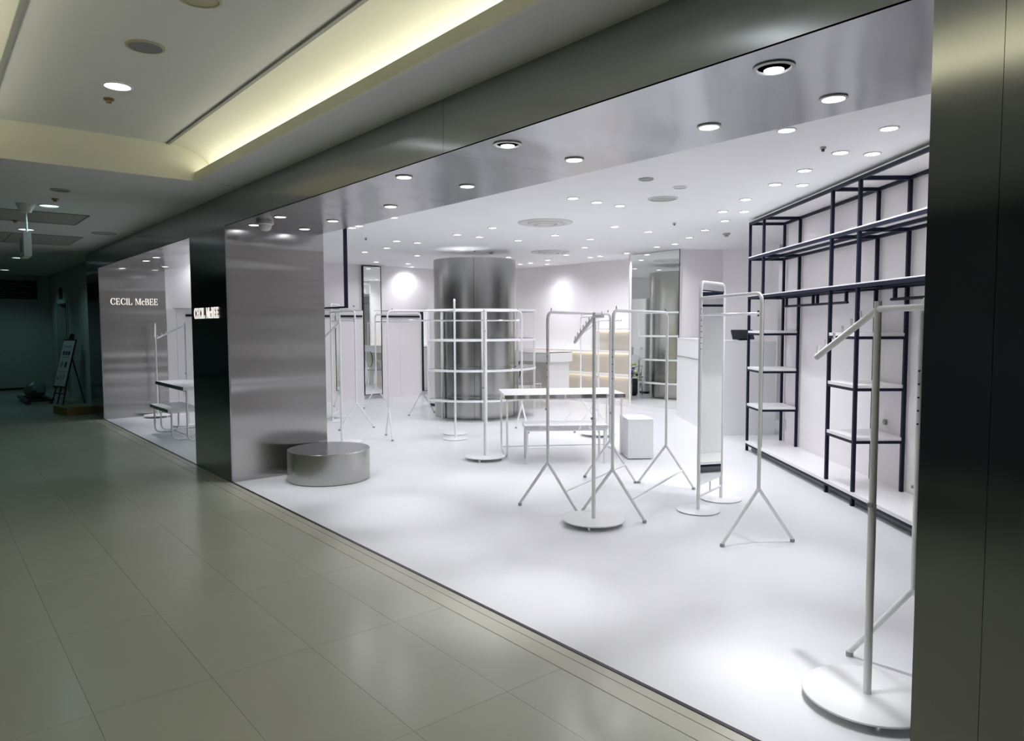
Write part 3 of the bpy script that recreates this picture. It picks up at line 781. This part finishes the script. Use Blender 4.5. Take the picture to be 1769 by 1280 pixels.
# ================================================================== SIGNS
def letter(ch):
    """list of polygons (x, y) in a 1-high cell; returns (polys, advance)"""
    T, t_, s_ = .14, .07, .07       # stem, hairline, serif overhang
    R = lambda x0, y0, x1, y1: [(x0, y0), (x1, y0), (x1, y1), (x0, y1)]
    def arcp(cx, cy, rx, ry, a0, a1, thick, n=18):
        out = []
        for k in range(n):
            p = []
            for a in (a0 + (a1 - a0) * k / n, a0 + (a1 - a0) * (k + 1) / n):
                th_ = thick(a)
                p.append(((cx + rx * math.cos(a), cy + ry * math.sin(a)), (cx + (rx - th_) * math.cos(a), cy + (ry - min(th_, .09)) * math.sin(a))))
            out.append([p[0][0], p[1][0], p[1][1], p[0][1]])
        return out
    stem = lambda x, b=True: [R(x, 0, x + T, 1), R(x - s_, 0, x + T + s_, .055), R(x - s_, .945, x + T + s_, 1)]
    if ch == 'C':
        th_ = lambda a: .07 + .13 * max(0, -math.cos(a)) ** 1
        return arcp(.52, .5, .52, .52, math.radians(42), math.radians(318), th_) + [R(.86, .66, .93, .98), R(.86, .02, .93, .32)], 1.04
    if ch == 'c':
        th_ = lambda a: .07 + .10 * max(0, -math.cos(a))
        return arcp(.33, .33, .33, .34, math.radians(45), math.radians(315), th_, 14) + [R(.50, .46, .62, .60)], .66
    if ch == 'I': return stem(s_), T + 2 * s_ + .05
    if ch == 'L': return stem(s_) + [R(s_, 0, .74, .06), [(.62, .06), (.74, .06), (.78, .30), (.72, .30)]], .84
    if ch == 'E':
        return stem(s_) + [R(s_, .94, .70, 1), R(s_, 0, .74, .06), R(s_ + T, .485, .56, .54), R(.52, .38, .57, .64), R(.65, .76, .71, 1), [(.64, .06), (.74, .06), (.78, .28), (.72, .28)]], .84
    if ch == 'B':
        th_ = lambda a: .06 + .12 * max(0, math.cos(a))
        return stem(s_) + [R(s_, .945, .46, 1), R(s_, 0, .46, .055), R(s_, .50, .46, .55)] + arcp(.44, .765, .27, .24, -math.pi / 2, math.pi / 2, th_, 10) + arcp(.44, .265, .32, .265, -math.pi / 2, math.pi / 2, th_, 10), .84
    if ch == 'M':
        return [R(.07, 0, .13, 1), R(0, 0, .22, .055), R(0, .945, .16, 1), R(.93, 0, 1.10, 1), R(.86, 0, 1.18, .055), R(1.0, .945, 1.18, 1),
                [(.05, 1), (.58, .02), (.60, .20), (.22, 1)], [(.56, .02), (.62, .02), (1.0, 1), (.93, 1)]], 1.22
    return [], .42
def sign(o, ux, nrm, width, height, label):
    o, ux, nrm = V(o), V(ux), V(nrm)
    txt = 'CECIL McBEE'
    tot = sum(letter(c)[1] + .09 for c in txt) - .09
    sx = width / tot
    th = thing('lit_sign', label, 'sign', o)
    x = 0
    for c in txt:
        pol, adv = letter(c)
        if pol:
            mb = MB()
            for k, pg in enumerate(pol):
                pts_ = [o + ux * ((x + a) * sx) + Z * (b * height) + nrm * (.002 + .0001 * k) for a, b in pg]
                nn = (pts_[1] - pts_[0]).cross(pts_[2] - pts_[0])
                if nn.dot(nrm) < 0: pts_.reverse()
                mb.prism(pts_, nrm * .003)
            mb.build('letter', 'letter_glow', th, smooth=False)
        x += adv + .09
    return th
q0, q1 = onY(337, 549, YF), onY(379, 551, YF)
sign((q0.x, YF - .004, 1.578), (1, 0, 0), (0, -1, 0), q1.x - q0.x, .108, 'lit serif lettering on the dark front of the steel pillar')
q0, q1 = onX(191, 526, XL), onX(273, 527, XL)
sign((XL, q0.y, 1.853), (0, 1, 0), (1, 0, 0), q1.y - q0.y, .104, 'lit serif lettering on the far steel end wall')

# ================================================================== CEILING FITTINGS
def downlight(name, r, label, group, lampmat, power, col, angle, blend, cone=True):
    th = thing(name, label, 'light', (0, 0, 0), group)
    MB().lathe((0, 0, 0), [(r * 1.22, 0), (r * 1.22, -.005), (r * 1.0, -.008), (r * .98, 0)], 28).build('trim_ring', 'lamp_ring', th)
    MB().lathe((0, 0, 0), [(0, -.002), (r * .98, -.002)][::-1], 28).build('lens', lampmat, th)
    return th
protos = {}
def put_light(P, kind):
    r, label, group, lm, power, col, ang, bl = KINDS[kind]
    if kind not in protos:
        th = downlight('downlight', r, label, group, lm, power, col, ang, bl); th.location = P; protos[kind] = th
    else:
        th = dup_tree(protos[kind], P)
    if power: lamp('downlight_lamp', th, (0, 0, -.012), power, col, ang, bl, r * .6)
    return th
KINDS = {
    'white': (.050, 'small round downlight glowing in the flat white shop ceiling', 'downlights in the white shop ceiling', 'lamp_shop', SHOP_W, C_SHOP, 150, .85),
    'steel': (.046, 'small round downlight glowing in the brushed steel soffit', 'downlights in the steel soffit', 'lamp_shop', STEEL_W, C_SHOP, 78, .8),
    'coffer': (.075, 'large round white downlight in the raised corridor coffer', None, 'lamp_corridor', CORR_W, C_CORR, 130, .6),
    'corridor': (.085, 'round downlight in the lower corridor ceiling', 'downlights along the corridor', 'lamp_dim', FAR_W, C_FAR, 140, .6),
}
steel_px = [(1440, 169), (1225, 218), (992, 275), (698, 305), (807, 321), (675, 356), (484, 374), (439, 388), (526, 395), (575, 381), (270, 444), (252, 450), (285, 460), (268, 466), (211, 463)]
def nth(k): return '%d%s' % (k, 'th' if 10 < k % 100 < 14 else {1: 'st', 2: 'nd', 3: 'rd'}.get(k % 10, 'th'))
for k, q in enumerate(sorted(steel_px, reverse=True)):
    L_ = put_light(fl(*q, ZS), 'steel')
    lamp('downlight_lamp', L_, (0, 0, -.012), POOL_W * (1.0 if q in ((1440, 169), (675, 356)) else .45), C_SHOP, 34, 1.0, .02)
    L_['label'] = 'round downlight in the brushed steel soffit, %s counted from the near pillar' % nth(k + 1)
for q in ((1.0, 2.95), (.0, 2.95)):
    pass
white_px = [(990, 342), (1031, 349), (1071, 355), (851, 393), (790, 405), (828, 409), (895, 415), (959, 406), (1020, 413), (1062, 391), (1288, 344), (1249, 365), (1286, 365), (1252, 381), (1218, 397), (1191, 410), (1166, 421), (1135, 426), (1120, 400),
            (685, 416), (721, 419), (668, 428), (630, 435), (650, 452), (721, 441), (797, 430), (779, 445), (705, 455), (708, 461), (878, 444), (917, 454), (899, 456), (946, 449), (945, 456), (978, 440), (1037, 442), (1020, 444), (1010, 427), (1083, 437),
            (679, 375), (608, 393), (620, 390), (1359, 224), (1536, 221), (1452, 263), (1507, 265), (1390, 294), (1339, 318), (1386, 319), (313, 452), (325, 424)]
placed = []
for k, q in enumerate(sorted(white_px, reverse=True)):
    P = fl(*q, ZW)
    if P.x < XL + .15: P.x = XL + .15
    if P.y > 10.1: P.y = 10.1
    if P.y < YI + .08: P.y = YI + .08
    if (P - V((CC.x, CC.y, ZW))).length < .02: continue
    L_ = put_light(P, 'white')
    AIM = {(708, 461): onX(690, 500, XL - .07), (945, 456): onY(965, 545, 10.25), (1359, 224): fl(1335, 985), (1390, 294): fl(1180, 830), (990, 342): fl(870, 835), (1031, 349): fl(690, 830)}
    if q in AIM: lamp('downlight_lamp', L_, (0, 0, -.012), (POOL_W if AIM[q].z < .1 else WASH_W), C_SHOP, 36 if AIM[q].z < .1 else 76, 1.0, .02, AIM[q] - P)
    L_['label'] = 'round downlight in the white shop ceiling, %s counted from the right' % nth(k + 1)
put_light(V((-5.35, 10.2, ZW)), 'white')['label'] = 'round downlight above the staff corner behind the cash counter'
# eyeball lights in the soffit
for q, s_ in (((1337, 116), 'nearest to the camera'), ((877, 249), 'farther from the camera')):
    P = fl(*q, ZS)
    th = thing('eyeball_light', 'dark recessed eyeball downlight in the steel soffit, %s' % s_, 'light', P, 'eyeball downlights')
    MB().lathe(P, [(.075, 0), (.075, -.005), (.062, -.008), (.058, 0)], 28).build('trim_ring', 'lamp_ring', th)
    MB().lathe(P, [(.058, -.001), (0, -.001)], 28).build('well', 'vent_dark', th)
    MB().lathe(P + V((P.x, P.y, 0)).normalized() * .022, [(.036, -.004), (.032, -.007), (0, -.008)], 24).build('lens', 'lamp_shop', th)
    lamp('eyeball_lamp', th, (0, 0, -.02), STEEL_W, C_SHOP, 78, .8, .03)
    lamp('eyeball_lamp', th, (0, 0, -.02), POOL_W, C_SHOP, 34, 1.0, .02)
# corridor
cf = put_light(fl(203, 148, ZK), 'coffer')
for x, s_ in ((-2.0, 'overhead in front of the camera'), (1.2, 'overhead behind the camera')):
    c_ = put_light(V((x, 1.05, ZK)), 'coffer'); c_['label'] = 'large round downlight in the corridor coffer, ' + s_
for k, q in enumerate(((85, 355), (45, 396), (30, 445), (8, 466))):
    put_light(fl(*q, ZC), 'corridor')['label'] = 'round downlight in the lower corridor ceiling, %s going away from the coffer' % nth(k + 1)
for k, x in enumerate((-9.5, -5, -.5, 3)):
    put_light(V((x, -1.5, ZC)), 'corridor')['label'] = 'round corridor downlight across from the shop, outside the picture, %s from the far end' % nth(k + 1)

def ceiling_disc(P, prof, name, label, cat, parts, group=None):
    th = thing(name, label, cat, P, group)
    for pn_, m_, pr in parts: MB().lathe(P, pr, 36).build(pn_, m_, th)
    return th
def speaker(px, z, r, label, ring='speaker_ring', mesh='speaker_mesh'):
    P = fl(*px, z)
    return ceiling_disc(P, None, 'ceiling_speaker', label, 'speaker', (('ring', ring, [(r * 1.16, 0), (r * 1.16, -.006), (r, -.009), (r, -.003)]), ('grille', mesh, [(r, -.004), (r * .6, -.008), (0, -.009)])))
speaker((251, 80), ZK, .085, 'round dark ceiling speaker in the coffer beside the large downlight')
speaker((345, -3), ZK, .085, 'round cream speaker at the top edge of the picture', 'speaker_ring', 'speaker_ring')
speaker((105, 328), ZC, .07, 'small dark ceiling speaker near the hanging exit sign', 'detector_grey', 'speaker_mesh')
speaker((180, 403), ZC, .13, 'flat grey ceiling speaker close to the steel fascia', 'hatch_grey', 'detector_grey')
speaker((1116, 309), ZW, .055, 'small grey disc cover in the white shop ceiling', 'detector_grey', 'detector_grey')
speaker((1175, 323), ZW, .055, 'unlit round fitting in the white shop ceiling', 'lamp_ring', 'vent_white')
speaker((1145, 343), ZW, .125, 'perforated round ceiling speaker in the white shop ceiling', 'vent_white', 'detector_grey')
def diffuser(px, label):
    P = fl(*px, ZW)
    th = thing('air_diffuser', label, 'vent', P)
    MB().lathe(P, [(.33, 0), (.32, -.012), (.26, -.018), (.24, -.004)], 44).build('outer_cone', 'vent_white', th)
    MB().lathe(P, [(.24, -.003), (.0, -.003)], 44).build('throat', 'vent_dark', th)
    MB().lathe(P, [(.21, -.008), (.20, -.022), (.15, -.026), (.145, -.010)], 44).build('middle_cone', 'vent_white', th)
    MB().lathe(P, [(.115, -.010), (.10, -.030), (0, -.032)], 44).build('inner_cone', 'vent_white', th)
diffuser((942, 384), 'large round ceiling air diffuser, nearer of two')
diffuser((951, 435), 'round ceiling air diffuser beside the column top, farther of two')
def small(px, z, label, name='smoke_detector', m_='detector_grey', r=.05, h=.045, group=None):
    P = fl(*px, z)
    th = thing(name, label, 'detector' if 'detector' in name else 'sprinkler', P, group)
    MB().lathe(P, [(r, 0), (r, -h * .35), (r * .75, -h * .5), (0, -h * .5)], 24).build('base', m_, th)
    MB().lathe(P, [(r * .55, -h * .5), (r * .5, -h), (0, -h)], 20).build('head', 'vent_dark' if r < .03 else m_, th)
small((848, 434), ZW, 'smoke detector on the white ceiling above the column')
small((1255, 403), ZW, 'smoke detector on the white ceiling near the navy shelving')
for q, s_ in (((1422, 254), 'near the navy shelving'), ((1165, 385), 'above the wide mirror'), ((632, 411), 'near the hanging black frame'), ((820, 432), 'above the column')):
    small(q, ZW, 'tiny sprinkler head in the white shop ceiling ' + s_, 'sprinkler_head', 'detector_grey', .02, .03, 'shop sprinklers')
small((188, 170), ZK, 'brass sprinkler head beside the large coffer downlight', 'sprinkler_head', 'brass', .032, .03)
small((95, 343), ZC, 'sprinkler head near the hanging exit sign', 'sprinkler_head', 'brass', .03, .03)
small((26, 380), ZC, 'sprinkler head between the grey ceiling hatches', 'sprinkler_head', 'brass', .03, .03)
for q, s_ in (((458, 383), 'above the steel drum'), ((206, 466), 'above the far lit sign')):
    P = fl(*q, ZS)
    th = thing('dome_camera', 'white dome camera under the steel soffit ' + s_, 'camera', P)
    MB().lathe(P, [(.075, 0), (.075, -.022), (.06, -.03), (0, -.03)], 30).build('base', 'plastic_white', th)
    MB().lathe(P, [(.058, -.03), (.052, -.058), (.035, -.078), (0, -.085)], 30).build('dome', 'plastic_white', th)
# ceiling hatches
for x0, x1, y0, y1, s_ in ((-10.1, -9.17, -.1, 1.515, 'nearer'), (-12.72, -11.42, 1.02, 1.80, 'farther, right leaf'), (-12.72, -11.42, .1, 1.0, 'farther, left leaf')):
    th = thing('ceiling_hatch', 'grey rectangular panel in the corridor ceiling, ' + s_, 'hatch', ((x0 + x1) / 2, (y0 + y1) / 2, ZC))
    MB().box((x0, y0, ZC - .004), (x1, y1, ZC - .0005)).build('panel', 'hatch_grey', th, smooth=False)
    for a, b in (((x0 - .012, y0), (x0, y1)), ((x1, y0), (x1 + .012, y1)), ((x0, y0 - .008), (x1, y0)), ((x0, y1), (x1, y1 + .012))):
        MB().box((*a, ZC - .008), (*b, ZC - .0005)).build('frame', 'trim_grey', th, smooth=False)
# exit sign
P = fl(44, 352, ZC)
ex = thing('exit_sign', 'white box exit sign hung on a rod from the corridor ceiling', 'sign', P)
MB().lathe(P, [(.088, 0), (.085, -.012), (.045, -.085), (.012, -.09)], 28).build('ceiling_cap', 'plastic_white', ex)
MB().tube([P - Z * .085, P - Z * .29], .009, 8).build('rod', 'plastic_white', ex)
bd = MB().box((P.x - .36, P.y - .032, P.z - .52), (P.x + .02, P.y + .032, P.z - .28)).build('box', 'plastic_white', ex, smooth=False)
for s_ in (-1, 1):
    MB().box((P.x - .35, P.y + s_ * .032, P.z - .51), (P.x + .01, P.y + s_ * .035, P.z - .29)).build('face', 'sign_white', ex, smooth=False)
    MB().box((P.x - .25, P.y + s_ * .0351, P.z - .47), (P.x - .11, P.y + s_ * .0365, P.z - .33)).build('pictogram', 'sign_green', ex, smooth=False)

# ================================================================== CORRIDOR CLUTTER
# easel sign
e0 = fl(97, 699)
ey_ = V((.30, -.95, 0)).normalized(); ex_ = V((.95, .30, 0)).normalized()      # facing, width
ez_ = (Z * .97 - ey_ * .25).normalized(); en_ = ex_.cross(ez_); en_ = en_ if en_.dot(ey_) > 0 else -en_
ea = thing('easel_sign', 'black easel holding a tall framed poster by the service door', 'easel', e0)
def ep(x, z, n=0.0): return e0 + ex_ * x + ez_ * z + en_ * n
for x in (-.19, .0, .19): MB().tube([ep(x * .55, 1.36 if x == 0 else 1.0, -.02), ep(x * 1.15, .012, -.02)], .013, 8).build('front_leg', 'easel_black', ea)
MB().tube([ep(.02, 1.05, -.03), V((-15.95, 2.44, .01))], .013, 8).build('rear_leg', 'easel_black', ea)
MB().tube([ep(-.22, .22, -.02), ep(.22, .22, -.02)], .012, 8).build('brace', 'easel_black', ea)
MB().obox(ep(0, 1.27), ex_, ez_, en_, (-.04, .04), (0, .13), (-.03, .02)).build('top_clamp', 'easel_black', ea, smooth=False)
bo = MB().obox(ep(0, .33), ex_, ez_, en_, (-.235, .235), (0, .96), (0, .022)).build('poster_frame', 'easel_black', ea, smooth=False)
MB().obox(ep(0, .33), ex_, ez_, en_, (-.215, .215), (.03, .93), (.0225, .024)).build('poster', 'poster_paper', bo, smooth=False)
def pr_(x0, x1, z0, z1, m_): MB().obox(ep(0, .33), ex_, ez_, en_, (x0, x1), (z0, z1), (.0245, .026)).build('print', m_, bo, smooth=False)
for k in range(7): pr_(-.13 + k * .04, -.11 + k * .04, .80, .825, 'print_dark')
for k in range(3): pr_(-.14 + k * .10, -.06 + k * .10, .64, .72, 'print_dark')
pr_(-.13, .13, .595, .605, 'print_dark')
for k in range(2): pr_(-.13 + k * .16, -.05 + k * .16, .40, .51, 'print_pink' if k == 0 else 'print_dark')
pr_(-.14, .14, .31, .316, 'print_dark')
for k in range(3): pr_(-.15 + k * .11, -.10 + k * .11, .16, .26 if k else .2, 'print_pink' if k else 'print_dark')
# cardboard box
b0 = fl(116, 719); b1 = fl(160, 715)
bxo = thing('cardboard_box', 'flat brown cardboard box on the floor by the shop end', 'box', (b0 + b1) / 2)
ux = V((b1.x - b0.x, b1.y - b0.y, 0)); LL = ux.length; ux.normalize(); uy = Z.cross(ux)
if uy.x > 0: uy = -uy
MB().obox(b0, ux, uy, Z, (0, LL), (0, .62), (0, .13)).build('carton', 'cardboard', bxo, smooth=False)
MB().obox(b0, ux, uy, Z, (-.002, LL + .002), (.28, .34), (.131, .133)).build('tape', 'tape', bxo, smooth=False)
for s_ in (0, 1): MB().obox(b0, ux, uy, Z, (.01, LL - .01), (.005 + s_ * .34, .275 + s_ * .34), (.1305, .1335)).build('flap', 'cardboard', bxo, smooth=False)
# flat trolley with bag
t0 = fl(92, 702) + V((-.55, -.36, 0)); t1 = fl(56, 685) + V((-.55, -.36, 0))
ux = V((t1.x - t0.x, t1.y - t0.y, 0)).normalized(); uy = Z.cross(ux); uy = uy if uy.y > 0 else -uy
tr = thing('platform_trolley', 'low black flat trolley lying beside the easel', 'trolley', t0)
MB().obox(t0, ux, uy, Z, (0, 1.35), (0, .07), (.05, .09)).build('side_rail', 'black_plastic', tr, smooth=False)
MB().obox(t0, ux, uy, Z, (0, 1.35), (.38, .45), (.05, .09)).build('side_rail', 'black_plastic', tr, smooth=False)
for k in range(4): MB().obox(t0, ux, uy, Z, (.05 + k * .40, .13 + k * .40), (.07, .38), (.055, .085)).build('slat', 'black_plastic', tr, smooth=False)
for x in (.1, 1.25):
    for y in (.06, .39): MB().tube([t0 + ux * x + uy * (y - .012) + Z * .03, t0 + ux * x + uy * (y + .018) + Z * .03], .03, 14).build('wheel', 'rubber_foot', tr)
bg = MB(); bgc = t0 + ux * .75 + uy * .24 + Z * .24
n_u, n_v = 16, 10
for j in range(n_v + 1):
    for i in range(n_u):
        ph = math.pi * j / n_v; a = 2 * math.pi * i / n_u
        r = .19 * (1 + .12 * math.sin(3 * a + j) + .08 * math.sin(5 * a - 2 * j)) * math.sin(ph) ** .8
        bg.v.append(bgc + ux * r * 1.15 * math.cos(a) + uy * r * math.sin(a) + Z * (.15 * math.cos(ph) + (.07 if j == 0 else 0)))
bg.f += [[j * n_u + i, (j + 1) * n_u + i, (j + 1) * n_u + (i + 1) % n_u, j * n_u + (i + 1) % n_u] for j in range(n_v) for i in range(n_u)]
tag(bg.build('plastic_bag', 'plastic_bag'), 'crumpled pale plastic bag lying on the flat trolley', 'bag')

# ================================================================== BEHIND THE COLUMN (seen in the wide mirror)
def mirrored(px, z=0.0):
    q = fl(*px, z); d = (q - mp_).dot(mn); return q - mn * (2 * d)
pf = mirrored((1101, 682)) + V((-.05, .17, 0)); pf.z = 0
fo = thing('flower_arrangement', 'congratulatory flowers in dark wrapping, seen in the wide mirror', 'flowers', pf)
MB().lathe(pf, [(.14, 0), (.20, .10), (.24, .30), (.21, .34), (.18, .30), (.0, .26)], 20).build('wrapping', 'wrap_dark', fo)
for k in range(34):
    a = random.uniform(0, 6.28); rr = random.uniform(.02, .20); h = .36 + random.uniform(0, .42) * (1 - rr * 2.2)
    c = pf + V((rr * math.cos(a), rr * math.sin(a), h))
    mtl = random.choice(['petal_lime', 'petal_lime', 'leaf_green', 'petal_purple', 'petal_white', 'petal_white'] if h < .62 else ['petal_lime', 'leaf_green', 'petal_lime'])
    mb = MB(); R_ = random.uniform(.04, .062)
    mb.ball(c, R_ * .6, 8, 6)
    for p_i in range(6):
        b = p_i * 1.047 + a
        mb.ball(c + V((math.cos(b), math.sin(b), .1)) * R_ * .6, R_ * .5, 6, 4, (1, 1, .6))
    st_ = mb.build('bloom', mtl, fo)
for k in range(18):
    a = k * .35 * 2; d = V((math.cos(a), math.sin(a), 0)); s_ = Z.cross(d); c = pf + d * .10 + Z * .32
    MB().add([c - s_ * .02, c + d * .07 + Z * .10 - s_ * .035, c + d * .15 + Z * .11, c + d * .07 + Z * .10 + s_ * .035], [(0, 1, 2, 3)]).build('leaf', 'leaf_green', fo)
MB().ball(pf + mn * 0 + V((.13, .12, .50)), .075, 10, 8, (1.6, 1, .7)).build('bow', 'ribbon_purple', fo)
MB().box((pf.x - .005, pf.y - .09, .86), (pf.x + .005, pf.y + .09, 1.02)).build('card', 'card_white', fo, smooth=False)
MB().tube([pf + Z * .3, pf + Z * .86], .006, 6).build('card_stick', 'leaf_green', fo)
# white tall cupboard behind the flowers
p1, p2 = mirrored((1121, 685)), mirrored((1088, 676))
cu2 = thing('tall_cupboard', 'tall white cupboard door standing behind the column', 'cupboard', ((p1 + p2) / 2))
dx = V((p2.x - p1.x, p2.y - p1.y, 0)); 
dx = V((-1, 0, 0)); o_ = V((-10.33, 7.50, 0))
MB().obox(o_, dx, V((0, -1, 0)), Z, (0, .9), (.0, .20), (.05, 2.05)).build('body', 'shop_panel', cu2, smooth=False)
MB().obox(o_, dx, V((0, -1, 0)), Z, (.01, .44), (-.02, -.001), (.06, 2.04)).build('door', 'white_laminate', cu2, smooth=False)
MB().obox(o_, dx, V((0, -1, 0)), Z, (.45, .89), (-.02, -.001), (.06, 2.04)).build('door', 'white_laminate', cu2, smooth=False)
MB().obox(o_, dx, V((0, -1, 0)), Z, (.02, .88), (.02, .2), (0, .05)).build('base', 'black_metal', cu2, smooth=False)
MB().tube([o_ + V((-.06, .05, 1.0)), o_ + V((-.20, .05, 1.0))], .01, 8).build('lever_handle', 'chrome', cu2)

# small blue tape marks left on the fittings
for q, X_ in (((611, 529), XL - .068),):
    P = onX(*q, X_)
    tag(MB().box((X_, P.y - .015, P.z - .015), (X_ + .002, P.y + .015, P.z + .015)).build('tape_mark', 'blue_tape', smooth=False), 'tiny blue tape mark on the left wall', 'tape')
